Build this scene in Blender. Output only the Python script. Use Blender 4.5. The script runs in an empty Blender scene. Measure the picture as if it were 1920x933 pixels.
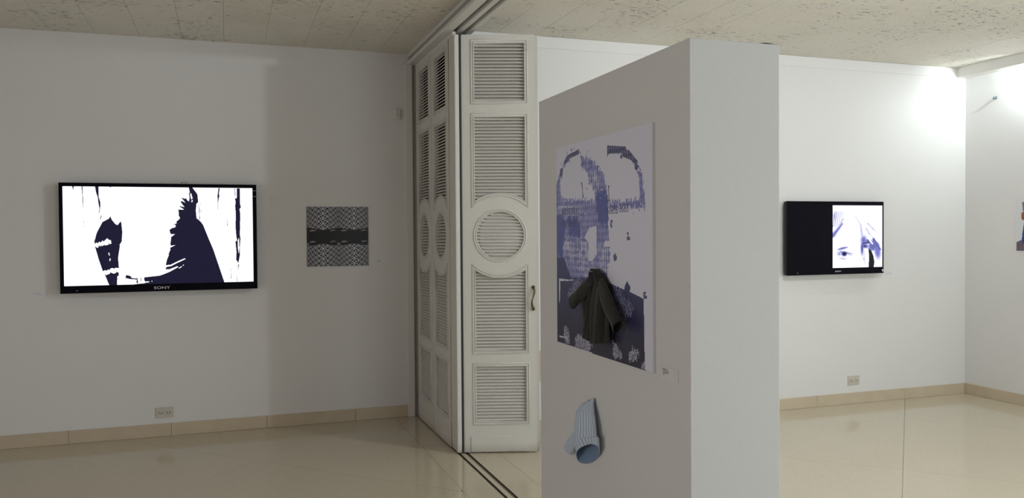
import bpy, bmesh, math, random
import numpy as np
from mathutils import Vector, Matrix
random.seed(7)
sc = bpy.context.scene
COL = sc.collection
PI = math.pi

# ------------------------------------------------------------------ camera
H_CAM = 1.45
yaw, pitch, roll, FPX = math.radians(19.147), math.radians(-1.097), math.radians(-0.4255), 1539.86
cam_d = bpy.data.cameras.new('camera'); cam = bpy.data.objects.new('camera', cam_d); COL.objects.link(cam)
fwd = Vector((math.sin(yaw)*math.cos(pitch), math.cos(yaw)*math.cos(pitch), math.sin(pitch)))
right = Vector((math.cos(yaw), -math.sin(yaw), 0)); up = right.cross(fwd)
r2 = math.cos(roll)*right + math.sin(roll)*up
u2 = -math.sin(roll)*right + math.cos(roll)*up
M = Matrix((r2, u2, -fwd)).transposed().to_4x4(); M.translation = Vector((0, 0, H_CAM))
cam.matrix_world = M
cam_d.sensor_fit = 'HORIZONTAL'; cam_d.sensor_width = 36.0; cam_d.lens = FPX/1920*36.0
cam_d.clip_start = 0.05; cam_d.clip_end = 60
sc.camera = cam

# ------------------------------------------------------------------ world, lights, exposure
world = bpy.data.worlds.new('world'); sc.world = world; world.use_nodes = True
world.node_tree.nodes['Background'].inputs[0].default_value = (0.75, 0.85, 1.0, 1)
world.node_tree.nodes['Background'].inputs[1].default_value = 1.0
sc.view_settings.view_transform = 'Standard'; sc.view_settings.look = 'None'
sc.view_settings.gamma = 1.0; sc.view_settings.exposure = 0.0; sc.view_settings.use_curve_mapping = False

def area_light(name, loc, size, power, color, aim=None, sy=None, spread=180):
    d = bpy.data.lights.new(name, 'AREA'); d.energy = power; d.color = color
    d.shape = 'RECTANGLE'; d.size = size; d.size_y = sy or size; d.spread = math.radians(spread)
    o = bpy.data.objects.new(name, d); COL.objects.link(o); o.location = loc
    if aim is not None:
        o.rotation_euler = (Vector(aim)-Vector(loc)).to_track_quat('-Z', 'Y').to_euler()
    return o
def point_light(name, loc, power, color, radius):
    d = bpy.data.lights.new(name, 'POINT'); d.energy = power; d.color = color; d.shadow_soft_size = radius
    o = bpy.data.objects.new(name, d); COL.objects.link(o); o.location = loc; return o
def spot_light(name, loc, aim, power, color, angle, blend, radius):
    d = bpy.data.lights.new(name, 'SPOT'); d.energy = power; d.color = color; d.shadow_soft_size = radius
    d.spot_size = math.radians(angle); d.spot_blend = blend
    o = bpy.data.objects.new(name, d); COL.objects.link(o); o.location = loc
    o.rotation_euler = (Vector(aim)-Vector(loc)).to_track_quat('-Z', 'Y').to_euler(); return o

P_PEND, P_TUBE, P_WIN, P_FILL_L, P_FILL_R = 72, 25, 52, 35, 60
PEND = (3.52, 2.94, 2.795)
point_light('pendant_bulb_light', PEND, P_PEND, (0.96, 1.0, 1.02), 0.045)
TUBE = (6.104, 4.82, 2.766)
point_light('corner_lamp_light', TUBE, P_TUBE, (0.90, 0.99, 1.0), 0.014)
area_light('window_daylight', (3.6, -2.9, 1.6), 2.6, P_WIN, (0.86, 0.96, 1.0), aim=(3.6, 5, 1.4), sy=1.8)
area_light('right_fill_light', (6.12, 0.9, 1.45), 2.4, P_FILL_R, (0.90, 0.98, 1.0), aim=(3, 2.2, 1.6), sy=1.5)  # fill light added for the right room, set at an unseen window
area_light('left_fill_light', (-4.1, 1.2, 0.98), 2.2, P_FILL_L, (1.0, 0.91, 0.885), aim=(3, 1.2, 0.1), sy=1.6)  # fill light added for left-facing surfaces, set at an unseen window

# ------------------------------------------------------------------ helpers
def tag(o, label=None, cat=None, group=None, kind=None):
    if label: o['label'] = label
    if cat: o['category'] = cat
    if group: o['group'] = group
    if kind: o['kind'] = kind
    return o
def empty(name, loc=(0, 0, 0), rz=0.0):
    o = bpy.data.objects.new(name, None); COL.objects.link(o); o.location = loc; o.rotation_euler = (0, 0, rz)
    o.empty_display_size = 0.1
    return o
def new_mesh(name, verts, faces, mat=None, parent=None, smooth=False):
    me = bpy.data.meshes.new(name); me.from_pydata([tuple(v) for v in verts], [], faces); me.update()
    return obj(name, me, mat, parent, smooth)
def obj(name, me, mat=None, parent=None, smooth=False):
    o = bpy.data.objects.new(name, me); COL.objects.link(o)
    if mat is not None and len(me.materials) == 0:
        for m in (mat if isinstance(mat, (list, tuple)) else [mat]): me.materials.append(m)
    if smooth: me.shade_smooth()
    if parent is not None: o.parent = parent
    return o
class MB:
    """collects shapes into one mesh"""
    def __init__(s): s.bm = bmesh.new()
    def box(s, lo, hi, bev=0.0, seg=1, rot=None, mi=0):
        lo = Vector(lo); hi = Vector(hi); c = (lo+hi)/2; d = hi-lo
        t = bmesh.new(); bmesh.ops.create_cube(t, size=1.0)
        for v in t.verts: v.co = Vector((v.co.x*d.x, v.co.y*d.y, v.co.z*d.z))
        if bev > 0:
            bmesh.ops.bevel(t, geom=list(t.edges), offset=min(bev, min(d)*0.45), segments=seg, affect='EDGES', profile=0.5)
        m = Matrix.Translation(c) @ (rot.to_4x4() if rot is not None else Matrix.Identity(4))
        for v in t.verts: v.co = m @ v.co
        s.merge(t, mi); return s
    def merge(s, t, mi=0):
        vm = {}
        for v in t.verts: vm[v] = s.bm.verts.new(v.co)
        for f in t.faces:
            try:
                nf = s.bm.faces.new([vm[v] for v in f.verts]); nf.material_index = mi; nf.smooth = f.smooth
            except ValueError: pass
        t.free()
    def poly(s, pts, mi=0):
        f = s.bm.faces.new([s.bm.verts.new(p) for p in pts]); f.material_index = mi; return s
    def prism(s, pts2, z0, z1, mi=0):
        n = len(pts2)
        a = [s.bm.verts.new((p[0], p[1], z0)) for p in pts2]; b = [s.bm.verts.new((p[0], p[1], z1)) for p in pts2]
        s.bm.faces.new(a[::-1]).material_index = mi; s.bm.faces.new(b).material_index = mi
        for i in range(n): s.bm.faces.new((a[i], a[(i+1) % n], b[(i+1) % n], b[i])).material_index = mi
        return s
    def tube(s, pts, r, n=10, closed=False, mi=0):
        pts = [Vector(p) for p in pts]; N = len(pts); rings = []
        prev = None
        for i, p in enumerate(pts):
            if closed: t = (pts[(i+1) % N]-pts[i-1])
            else: t = pts[min(i+1, N-1)]-pts[max(i-1, 0)]
            t.normalize()
            if prev is None:
                a = Vector((0, 0, 1)) if abs(t.z) < 0.9 else Vector((1, 0, 0))
                u = t.cross(a).normalized()
            else:
                u = (prev-t*prev.dot(t)).normalized()
            prev = u; w = t.cross(u)
            rr = r[i] if isinstance(r, (list, tuple)) else r
            rings.append([s.bm.verts.new(p+u*math.cos(2*PI*k/n)*rr+w*math.sin(2*PI*k/n)*rr) for k in range(n)])
        for i in range(N if closed else N-1):
            A = rings[i]; B = rings[(i+1) % N]
            for k in range(n):
                f = s.bm.faces.new((A[k], A[(k+1) % n], B[(k+1) % n], B[k])); f.smooth = True; f.material_index = mi
        if not closed:
            s.bm.faces.new(rings[0][::-1]).material_index = mi; s.bm.faces.new(rings[-1]).material_index = mi
        return s
    def build(s, name, mat, parent=None):
        bmesh.ops.recalc_face_normals(s.bm, faces=list(s.bm.faces))
        me = bpy.data.meshes.new(name); s.bm.to_mesh(me); s.bm.free()
        return obj(name, me, mat, parent)
def box_obj(name, lo, hi, mat, parent=None, bev=0.0, seg=1):
    return MB().box(lo, hi, bev, seg).build(name, mat, parent)

# ------------------------------------------------------------------ materials
class NT:
    def __init__(s, name):
        s.m = bpy.data.materials.new(name); s.m.use_nodes = True; s.t = s.m.node_tree; s.b = s.t.nodes['Principled BSDF']
    def n(s, kind, **kw):
        x = s.t.nodes.new(kind)
        for k, v in kw.items():
            if k.startswith('_'): setattr(x, k[1:], v)
            else: x.inputs[k.replace('__', ' ')].default_value = v
        return x
    def l(s, a, b): s.t.links.new(a, b)
    def pos(s, scale=(1, 1, 1)):
        g = s.n('ShaderNodeNewGeometry'); m = s.n('ShaderNodeMapping'); m.inputs['Scale'].default_value = scale
        s.l(g.outputs['Position'], m.inputs['Vector']); return m.outputs[0]
    def noise(s, vec, scale, detail=3, rough=0.5):
        x = s.n('ShaderNodeTexNoise', Scale=scale, Detail=detail, Roughness=rough); s.l(vec, x.inputs['Vector']); return x.outputs[0]
    def ramp(s, fac, stops):
        r = s.n('ShaderNodeValToRGB'); e = r.color_ramp.elements
        e[0].position, e[0].color = stops[0][0], (*stops[0][1], 1); e[1].position, e[1].color = stops[-1][0], (*stops[-1][1], 1)
        for p, c in stops[1:-1]:
            q = e.new(p); q.color = (*c, 1)
        s.l(fac, r.inputs[0]); return r.outputs[0]
    def mix(s, fac, a, b, mode='MIX'):
        x = s.n('ShaderNodeMix', _data_type='RGBA', _blend_type=mode)
        for i, v in ((0, fac), (6, a), (7, b)):
            if hasattr(v, 'links'): s.l(v, x.inputs[i])
            else: x.inputs[i].default_value = v if i == 0 else (*v, 1)
        return x.outputs[2]
    def math(s, op, a, b=0.0, c=0.0):
        x = s.n('ShaderNodeMath', _operation=op)
        for i, v in enumerate((a, b, c)):
            if hasattr(v, 'links'): s.l(v, x.inputs[i])
            else: x.inputs[i].default_value = v
        return x.outputs[0]
    def bump(s, h, strength, dist=0.01):
        x = s.n('ShaderNodeBump', Strength=strength, Distance=dist); s.l(h, x.inputs['Height']); s.l(x.outputs[0], s.b.inputs['Normal'])
    def base(s, c):
        if hasattr(c, 'links'): s.l(c, s.b.inputs['Base Color'])
        else: s.b.inputs['Base Color'].default_value = (*c, 1)
    def set(s, **kw):
        for k, v in kw.items(): s.b.inputs[k.replace('__', ' ')].default_value = v
        return s
def simple(name, col, rough=0.6, metal=0.0, spec=0.5):
    t = NT(name); t.base(col); t.set(Roughness=rough, Metallic=metal); t.b.inputs['Specular IOR Level'].default_value = spec
    return t.m
def paint(name, col, rough=0.6, bump=0.12, scale=60):
    t = NT(name); p = t.pos(); n = t.noise(p, 1.3, 3)
    t.base(t.mix(n, tuple(c*0.965 for c in col), tuple(min(1, c*1.03) for c in col)))
    t.bump(t.noise(p, scale, 5, 0.6), bump, 0.004); t.set(Roughness=rough); t.b.inputs['Specular IOR Level'].default_value = 0.3
    return t.m

M_WALL = paint('wall_paint', (0.765, 0.757, 0.750))
M_PART = paint('partition_paint', (0.74, 0.745, 0.75), 0.65, 0.18, 35)
M_TRIM = paint('trim_paint', (0.77, 0.755, 0.72), 0.42, 0.06, 40)
def mat_door():
    t = NT('door_enamel'); p = t.pos(); n = t.noise(p, 6, 4)
    c = t.mix(n, (0.64, 0.62, 0.57), (0.71, 0.695, 0.65))
    g = t.n('ShaderNodeNewGeometry'); s = t.n('ShaderNodeSeparateXYZ'); t.l(g.outputs['Position'], s.inputs[0])
    h = t.n('ShaderNodeMapRange'); h.inputs[1].default_value = 0.0; h.inputs[2].default_value = 0.07; h.inputs[3].default_value = 0.85; h.inputs[4].default_value = 0.0
    t.l(s.outputs[2], h.inputs[0]); d = t.math('MULTIPLY', h.outputs[0], t.noise(p, 22, 5, 0.7))
    c = t.mix(d, c, (0.22, 0.17, 0.11))
    chips = t.ramp(t.noise(p, 30, 3, 0.6), [(0.70, (0, 0, 0)), (0.76, (0.5, 0.5, 0.5))])
    c = t.mix(chips, c, (0.34, 0.29, 0.22)); t.base(c)
    t.bump(t.noise(p, 45, 4), 0.05, 0.002); t.set(Roughness=0.45); return t.m
M_DOOR = mat_door()
def mat_floor():
    t = NT('polished_terrazzo'); p = t.pos()
    c = t.mix(t.noise(p, 0.9, 3), (0.565, 0.495, 0.375), (0.605, 0.535, 0.412))
    v = t.n('ShaderNodeTexVoronoi', Scale=140.0); t.l(p, v.inputs['Vector'])
    sp = t.n('ShaderNodeSeparateColor'); t.l(v.outputs['Color'], sp.inputs[0])
    c = t.mix(t.math('MULTIPLY', t.math('GREATER_THAN', sp.outputs[0], 0.72), 0.16), c, (0.70, 0.65, 0.54))
    c = t.mix(t.math('MULTIPLY', t.math('GREATER_THAN', sp.outputs[1], 0.86), 0.16), c, (0.42, 0.34, 0.23))
    r = t.n('ShaderNodeObjectInfo'); rr = t.math('MULTIPLY', t.math('SUBTRACT', r.outputs['Random'], 0.5), 0.10)
    c = t.mix(t.math('ADD', rr, 0.05), c, (0.48, 0.41, 0.29)); t.base(c)
    ro = t.n('ShaderNodeMapRange'); ro.inputs[3].default_value = 0.05; ro.inputs[4].default_value = 0.11
    t.l(t.noise(p, 3, 4), ro.inputs[0]); t.l(ro.outputs[0], t.b.inputs['Roughness'])
    t.b.inputs['Specular IOR Level'].default_value = 0.6
    t.bump(t.noise(p, 9, 2), 0.006, 0.01); return t.m
M_FLOOR = mat_floor()
def mat_stone():
    t = NT('skirting_stone'); p = t.pos()
    c = t.mix(t.noise(p, 7, 5, 0.65), (0.52, 0.43, 0.31), (0.64, 0.55, 0.42)); t.base(c)
    t.set(Roughness=0.28); t.bump(t.noise(p, 40, 3), 0.05, 0.003); return t.m
M_STONE = mat_stone()
def mat_ceiling():
    t = NT('fissured_ceiling_board'); p = t.pos()
    c = t.mix(t.noise(p, 2.2, 4), (0.76, 0.722, 0.635), (0.84, 0.81, 0.73))
    mask = t.ramp(t.noise(p, 2.0, 4, 0.65), [(0.45, (0, 0, 0)), (0.66, (1, 1, 1))])
    f = t.noise(t.pos((17, 46, 30)), 1.0, 5, 0.62)
    k = t.math('ADD', f, t.math('MULTIPLY', mask, 0.085))
    pit = t.ramp(k, [(0.648, (0, 0, 0)), (0.690, (1, 1, 1))])
    f2 = t.noise(t.pos((50, 95, 60)), 1.0, 3, 0.6)
    pit2 = t.ramp(t.math('ADD', f2, t.math('MULTIPLY', mask, 0.05)), [(0.658, (0, 0, 0)), (0.71, (0.85, 0.85, 0.85))])
    pp = t.math('MAXIMUM', pit, pit2)
    c = t.mix(t.math('MULTIPLY', pp, 0.80), c, (0.13, 0.105, 0.07))
    st = t.ramp(t.noise(p, 0.8, 5, 0.7), [(0.52, (0, 0, 0)), (0.78, (0.45, 0.45, 0.45))])
    c = t.mix(st, c, (0.56, 0.50, 0.39)); t.base(c)
    hh = t.math('SUBTRACT', t.math('MULTIPLY', t.noise(t.pos((14, 30, 20)), 1.0, 5), 0.5), pp)
    t.bump(hh, 0.55, 0.006); t.set(Roughness=0.9); return t.m
M_CEIL = mat_ceiling()
M_DARK = simple('dark_joint', (0.05, 0.042, 0.03), 0.9)
M_JOINT = simple('floor_grout', (0.34, 0.29, 0.21), 0.7)
M_BLACK = simple('black_channel', (0.008, 0.008, 0.008), 0.5)
M_TVB = simple('glossy_black_bezel', (0.003, 0.003, 0.007), 0.12, 0, 0.10)
M_TVM = simple('matte_black_casing', (0.012, 0.012, 0.013), 0.5)
M_METAL = simple('brushed_steel', (0.30, 0.36, 0.42), 0.35, 0.9)
M_BRASS = simple('aged_brass', (0.16, 0.11, 0.05), 0.35, 0.9)
M_LETTER = simple('silver_lettering', (0.75, 0.76, 0.80), 0.35)
M_PLATE = simple('ivory_plastic', (0.60, 0.56, 0.50), 0.4)
M_HOLE = simple('socket_slot', (0.02, 0.016, 0.013), 0.7)
M_LABEL = simple('label_card', (0.76, 0.77, 0.79), 0.4)
M_INK = simple('label_ink', (0.06, 0.06, 0.065), 0.6)
M_INKL = simple('label_ink_faded', (0.36, 0.35, 0.34), 0.6)
def emis(name, col, s):
    t = NT(name); t.base((0, 0, 0)); t.b.inputs['Emission Color'].default_value = (*col, 1); t.b.inputs['Emission Strength'].default_value = s
    t.set(Roughness=0.3); return t.m
M_SW = emis('screen_white', (0.97, 0.975, 1.0), 1.15)
M_SD = emis('screen_navy', (0.010, 0.009, 0.055), 0.7)
M_LAMP = emis('lamp_diffuser', (1, 1, 1), 4.0)
def attr_mat(name, emission=0.0, rough=0.45, spec=0.4):
    t = NT(name); a = t.n('ShaderNodeAttribute', _attribute_name='col')
    if emission > 0:
        t.base((0, 0, 0)); t.l(a.outputs['Color'], t.b.inputs['Emission Color']); t.b.inputs['Emission Strength'].default_value = emission
    else: t.l(a.outputs['Color'], t.b.inputs['Base Color'])
    t.set(Roughness=rough); t.b.inputs['Specular IOR Level'].default_value = spec; return t.m
def lin(c): c = np.asarray(c, float)/255.0; return np.where(c <= 0.04045, c/12.92, ((c+0.055)/1.055)**2.4)
def picture(name, origin, eu, ev, nu, nv, rgb, mat, parent):
    """a flat printed / displayed picture: a grid of small cells, rgb[nv, nu, 3] linear, row 0 at the bottom"""
    U, V = np.meshgrid(np.arange(nu+1)/nu, np.arange(nv+1)/nv)
    o, a, b = (np.array(x, float) for x in (origin, eu, ev))
    co = o+U[..., None]*a+V[..., None]*b
    idx = np.arange((nu+1)*(nv+1)).reshape(nv+1, nu+1)
    f = np.stack([idx[:-1, :-1], idx[:-1, 1:], idx[1:, 1:], idx[1:, :-1]], -1).reshape(-1, 4)
    me = bpy.data.meshes.new(name); me.vertices.add(co.shape[0]*co.shape[1]); me.vertices.foreach_set('co', co.reshape(-1))
    me.loops.add(f.size); me.loops.foreach_set('vertex_index', f.reshape(-1).astype(np.int32))
    me.polygons.add(len(f)); me.polygons.foreach_set('loop_start', np.arange(0, f.size, 4, dtype=np.int32))
    me.update(calc_edges=True)
    at = me.attributes.new('col', 'FLOAT_COLOR', 'CORNER')
    c = np.concatenate([rgb.reshape(-1, 3), np.ones((nu*nv, 1))], 1).repeat(4, 0)
    at.data.foreach_set('color', c.reshape(-1).astype(np.float32))
    return obj(name, me, mat, parent)
def inpoly(X, Y, poly):
    r = np.zeros(X.shape, bool); n = len(poly)
    for i in range(n):
        x1, y1 = poly[i]; x2, y2 = poly[(i+1) % n]
        if y1 == y2: continue
        c = ((y1 > Y) != (y2 > Y)) & (X < (x2-x1)*(Y-y1)/(y2-y1)+x1)
        r ^= c
    return r
def text_mesh(name, body, size, mat, parent, mat4, extrude=0.0006, xs=1.0):
    cu = bpy.data.curves.new(name, 'FONT'); cu.body = body; cu.size = size; cu.extrude = extrude; cu.align_x = 'CENTER'; cu.align_y = 'CENTER'
    cu.resolution_u = 3
    t = bpy.data.objects.new(name, cu); COL.objects.link(t)
    me = bpy.data.meshes.new_from_object(t.evaluated_get(bpy.context.evaluated_depsgraph_get()))
    bpy.data.objects.remove(t)
    me.transform(mat4 @ Matrix.Diagonal((xs, 1, 1, 1)))
    me.name = name; me.materials.clear()
    return obj(name, me, mat, parent)

TV_DARK = [[[-767,1592],[-775,1574],[-819,1548],[-822,1539],[-842,1500],[-854,1474],[-863,1442],[-863,1438],[-870,1419],[-869,1408],[-864,1369],[-845,1291],[-823,1217],[-805,1175],[-781,1107],[-732,1105],[-729,1169],[-720,1173],[-718,1229],[-722,1298],[-710,1376],[-711,1390],[-697,1413],[-694,1459],[-692,1473],[-698,1548],[-704,1552],[-722,1527],[-736,1535],[-758,1565]],[[-254,1802],[-233,1802],[-196,1748],[-191,1692],[-203,1680],[-208,1633],[-204,1576],[-177,1551],[-160,1526],[-127,1435],[-94,1350],[-19,1104],[-359,1106],[-489,1106],[-639,1104],[-617,1110],[-598,1112],[-549,1116],[-555,1137],[-559,1151],[-549,1158],[-453,1167],[-440,1174],[-388,1198],[-418,1211],[-409,1227],[-413,1243],[-406,1279],[-393,1311],[-394,1321],[-381,1353],[-385,1360],[-379,1367],[-346,1384],[-379,1379],[-381,1396],[-376,1429],[-378,1438],[-354,1457],[-377,1446],[-350,1461],[-378,1461],[-386,1491],[-371,1504],[-346,1511],[-344,1526],[-359,1533],[-339,1537],[-339,1551],[-320,1569],[-314,1576],[-324,1596],[-322,1619],[-327,1637],[-286,1637],[-323,1664],[-283,1655],[-298,1675],[-308,1691],[-304,1700],[-277,1687],[-297,1714],[-308,1725],[-276,1714],[-274,1725],[-266,1705],[-253,1696],[-249,1723],[-253,1755],[-247,1759]],[[-672,1177],[-644,1169],[-638,1155],[-602,1150],[-600,1159],[-596,1112],[-607,1122],[-604,1143],[-647,1147],[-678,1156]],[[-579,1158],[-575,1158],[-576,1130],[-579,1130]],[[74,1794],[96,1794],[96,1679],[101,1656],[92,1642],[96,1606],[91,1433],[93,1448],[95,1424],[90,1366],[90,1308],[79,1246],[70,1261],[63,1273],[66,1328],[60,1405],[70,1410],[68,1451],[67,1434],[62,1513],[65,1606],[61,1665],[65,1693],[60,1721],[73,1721]],[[59,1794],[63,1792],[64,1730],[60,1748]],[[76,1236],[83,1236],[77,1198]],[[63,1169],[66,1145],[72,1104],[69,1104],[64,1145]],[[-52,1795],[-43,1795],[-50,1752],[-46,1742],[-52,1711],[-57,1679],[-55,1637],[-59,1647],[-58,1711],[-60,1733]],[[4,1587],[6,1546],[8,1522],[4,1522]],[[-189,1680],[-183,1642],[-181,1562],[-184,1562],[-186,1624]],[[23,1233],[29,1136],[26,1135]],[[-181,1728],[-178,1669],[-170,1610],[-174,1624]],[[-861,1801],[-838,1801],[-839,1727],[-828,1686],[-830,1644],[-837,1609],[-839,1618],[-834,1640],[-841,1684],[-844,1723],[-854,1754]],[[-825,1601],[-823,1587],[-828,1570],[-833,1563]],[[-944,1800],[-937,1800],[-936,1648],[-938,1644],[-939,1718]],[[-937,1592],[-935,1566],[-932,1513],[-934,1526]],[[-1002,1799],[-991,1799],[-997,1767],[-999,1782]],[[-771,1800],[-753,1800],[-764,1790]]]
TV_WHITE = [[[-871,1394],[-857,1408],[-849,1401],[-839,1413],[-829,1406],[-820,1421],[-812,1414],[-789,1437],[-779,1425],[-766,1422],[-763,1400],[-771,1394],[-779,1402],[-781,1391],[-804,1386],[-810,1394],[-812,1387],[-823,1382],[-829,1387],[-833,1378],[-843,1387],[-846,1371],[-856,1371],[-861,1380],[-870,1374]],[[-821,1201],[-805,1215],[-796,1207],[-788,1219],[-780,1212],[-771,1225],[-757,1228],[-748,1222],[-740,1229],[-715,1226],[-715,1191],[-734,1201],[-738,1192],[-753,1188],[-772,1198],[-776,1188],[-788,1184],[-801,1178],[-805,1185],[-813,1185]],[[-784,1334],[-778,1336],[-774,1317],[-779,1315]],[[-776,1294],[-769,1295],[-771,1279],[-778,1278]],[[-418,1240],[-383,1243],[-343,1263],[-288,1288],[-280,1283],[-299,1274],[-344,1252],[-379,1233],[-418,1227]],[[-445,1170],[-418,1211],[-388,1212],[-335,1233],[-332,1225],[-388,1193]],[[-331,1218],[-309,1232],[-307,1227],[-324,1215]],[[-300,1241],[-293,1243],[-296,1234],[-301,1234]],[[-246,1752],[-238,1755],[-228,1719],[-238,1709]],[[-236,1703],[-228,1707],[-230,1691],[-237,1691]],[[86,1434],[75,1410],[76,1357],[82,1313],[87,1357],[85,1405]],[[-558,1128],[-524,1127],[-526,1121],[-588,1120],[-588,1127]],[[-508,1132],[-503,1132],[-503,1126],[-509,1126]],[[90,1638],[100,1647],[97,1629]]]
POSTER = {"mid":[[[2885,1765],[2868,1741],[2843,1739],[2759,1716],[2729,1699],[2670,1655],[2641,1596],[2631,1511],[2748,1514],[2747,1605],[2804,1638],[2808,1680],[2858,1695],[2876,1734]],[[3136,1617],[3119,1649],[3086,1676],[3067,1707],[3033,1732],[2997,1753],[2967,1736],[3018,1723],[3049,1709],[3055,1674],[3074,1663],[3075,1614],[3056,1585],[2752,1569],[2744,1514],[3137,1523]],[[2441,1662],[2410,1663],[2386,1652],[2373,1586],[2362,1532],[2627,1532],[2629,1559],[2400,1558],[2400,1587],[2406,1640]],[[3137,1574],[2635,1555],[2632,1419],[2670,1416],[2671,1399],[2624,1397],[2623,1342],[2641,1338],[2642,1284],[2703,1281],[2749,1309],[2798,1288],[2857,1240],[3123,1224]]],"darkblue":[[[2997,1757],[2890,1769],[2885,1756],[2895,1749],[2982,1741],[3018,1723],[3044,1725],[3028,1738]],[[3075,1707],[3044,1709],[3055,1674],[3081,1679]],[[2642,1758],[2498,1740],[2494,1729],[2473,1725],[2413,1683],[2410,1657],[2431,1655],[2437,1675],[2459,1690],[2517,1706],[2530,1719],[2631,1728],[2641,1715]],[[3122,1348],[3043,1350],[2961,1263],[2953,1234],[3123,1224]],[[3117,1263],[3095,1268],[2695,1288],[2695,1264],[2629,1226],[2633,1272],[2513,1255],[2513,1263],[2493,1286],[2467,1265],[2475,1251],[2376,1234],[2370,1004],[2341,1002],[2341,999],[2822,1004],[3117,1005]]],"blue":[[[3135,1551],[3069,1538],[3041,1512],[3023,1460],[3042,1416],[3053,1350],[3125,1348]],[[3003,1514],[2913,1513],[2887,1480],[2880,1435],[2986,1435]],[[2726,1604],[2641,1596],[2634,1518],[2735,1521]],[[2731,1525],[2635,1536],[2632,1481],[2700,1481]]],"light":[[[3037,1424],[2821,1425],[2809,1343],[2942,1339],[3043,1358]],[[2916,1339],[2641,1341],[2642,1286],[2806,1278],[2916,1318]],[[3117,1554],[2827,1542],[2828,1514],[3108,1524]],[[2803,1675],[2733,1670],[2675,1602],[2743,1605],[2795,1630]],[[2732,1398],[2630,1396],[2627,1345],[2702,1339]]],"paper":[[[3060,1654],[3044,1677],[3023,1711],[2895,1728],[2885,1735],[2858,1687],[2808,1672],[2804,1631],[2747,1591],[2748,1569],[2796,1586],[2850,1581],[2985,1594],[3056,1597]],[[2795,1469],[2735,1475],[2732,1372],[2773,1344],[2809,1343],[2804,1411],[2841,1432]],[[3102,1558],[2904,1549],[2904,1547],[3102,1555]],[[2670,1417],[2622,1421],[2622,1400],[2671,1400]],[[3094,1264],[2966,1265],[2966,1262],[3083,1256],[3091,1226],[3095,1226]],[[3096,1263],[2956,1267],[2957,1263],[3081,1255],[3088,1167],[3095,1166]],[[2695,1280],[2637,1283],[2631,1229],[2677,1257]],[[3094,1034],[3011,1033],[3014,1029],[3094,1027]]],"figs":[[[2493,1448],[2485,1452],[2475,1446],[2484,1440],[2469,1431],[2467,1423],[2492,1423],[2494,1432],[2486,1439]],[[2616,1493],[2603,1496],[2599,1487],[2610,1482],[2602,1471],[2607,1464],[2621,1472]],[[2597,1368],[2581,1380],[2567,1362],[2572,1353],[2592,1349]],[[2378,1255],[2363,1260],[2360,1251],[2369,1248],[2352,1243],[2356,1236],[2376,1235],[2378,1243]],[[2870,1641],[2859,1639],[2854,1611],[2846,1584],[2857,1577],[2859,1611]],[[2634,1617],[2624,1617],[2630,1599],[2624,1564],[2630,1553],[2634,1593]],[[2967,1778],[2957,1779],[2954,1770],[2964,1769]],[[2937,1779],[2930,1779],[2930,1772],[2937,1772]],[[2822,1617],[2809,1617],[2817,1609]],[[2539,1716],[2524,1715],[2526,1701],[2538,1704]]],"specks":[[[2628,1268],[2556,1264],[2507,1227],[2444,1202],[2452,1183],[2508,1153],[2548,1179],[2590,1198],[2628,1226]],[[2951,1271],[2868,1271],[2879,1229],[2942,1195],[3006,1191],[3012,1212],[2957,1232]]],"flames":[[[2933,1039],[2902,1060],[2871,1053],[2841,1075],[2826,1052],[2777,1046],[2768,1033],[2792,1023],[2802,1006],[2842,1005],[2934,1007]],[[2607,1078],[2592,1057],[2566,1058],[2558,1038],[2535,1038],[2535,1016],[2601,1012]],[[2481,1041],[2453,1063],[2430,1070],[2408,1055],[2415,1036],[2438,1022],[2483,1017]],[[2395,1019],[2369,1025],[2370,1004],[2389,1002]],[[3053,1069],[3019,1077],[2992,1049],[2985,1007],[3037,1009]]]}
# poster corners [array([1.268, 3.092, 1.795]), array([1.268, 2.303, 1.792]), array([1.268, 3.098, 1.007]), array([1.268, 2.289, 1.003])]

# ================================================================== SETTING
HC = 2.87                      # ceiling height
YL, YR, XR = 6.43, 5.56, 6.184  # back walls of the left and right rooms, right wall
X0, Y0 = -4.2, -3.0
def st(o, label, cat):
    return tag(o, label, cat, kind='structure')

# floor ------------------------------------------------------------
fl = box_obj('floor', (X0, Y0, -0.12), (XR+0.1, YL+0.1, -0.008), M_JOINT)
st(fl, 'polished beige stone floor running through both rooms', 'floor')
def clip(poly, a, b, c):       # keep a*x+b*y <= c
    out = []
    for i in range(len(poly)):
        p, q = poly[i], poly[(i+1) % len(poly)]
        dp, dq = a*p[0]+b*p[1]-c, a*q[0]+b*q[1]-c
        if dp <= 0: out.append(p)
        if (dp < 0 < dq) or (dq < 0 < dp):
            t = dp/(dp-dq); out.append((p[0]+t*(q[0]-p[0]), p[1]+t*(q[1]-p[1])))
    return out
G = 0.0009
def tile(poly, parent=fl):
    MB().prism(poly, -0.012, 0.0).build('tile', M_FLOOR, parent)
S = 1.49*math.sqrt(2)
def diag_field(xa, xb, ya, yb, s0, d0):
    for i in range(-14, 22):
        for j in range(-22, 16):
            a0, a1 = s0+i*S+G*1.4, s0+(i+1)*S-G*1.4     # x+y
            b0, b1 = d0+j*S+G*1.4, d0+(j+1)*S-G*1.4     # x-y
            q = [((a+b)/2, (a-b)/2) for a, b in ((a0, b0), (a1, b0), (a1, b1), (a0, b1))]
            for h in ((1, 0, xb), (-1, 0, -xa), (0, 1, yb), (0, -1, -ya)):
                q = clip(q, *h)
                if len(q) < 3: break
            if len(q) >= 3:
                ar = abs(sum(q[k][0]*q[(k+1) % len(q)][1]-q[(k+1) % len(q)][0]*q[k][1] for k in range(len(q))))/2
                if ar > 0.0008: tile(q[::-1])
diag_field(X0, 1.239-G, Y0, YL, 5.673, -3.223)
diag_field(1.677+G, XR, Y0, YR, 7.75, -0.05)
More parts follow.
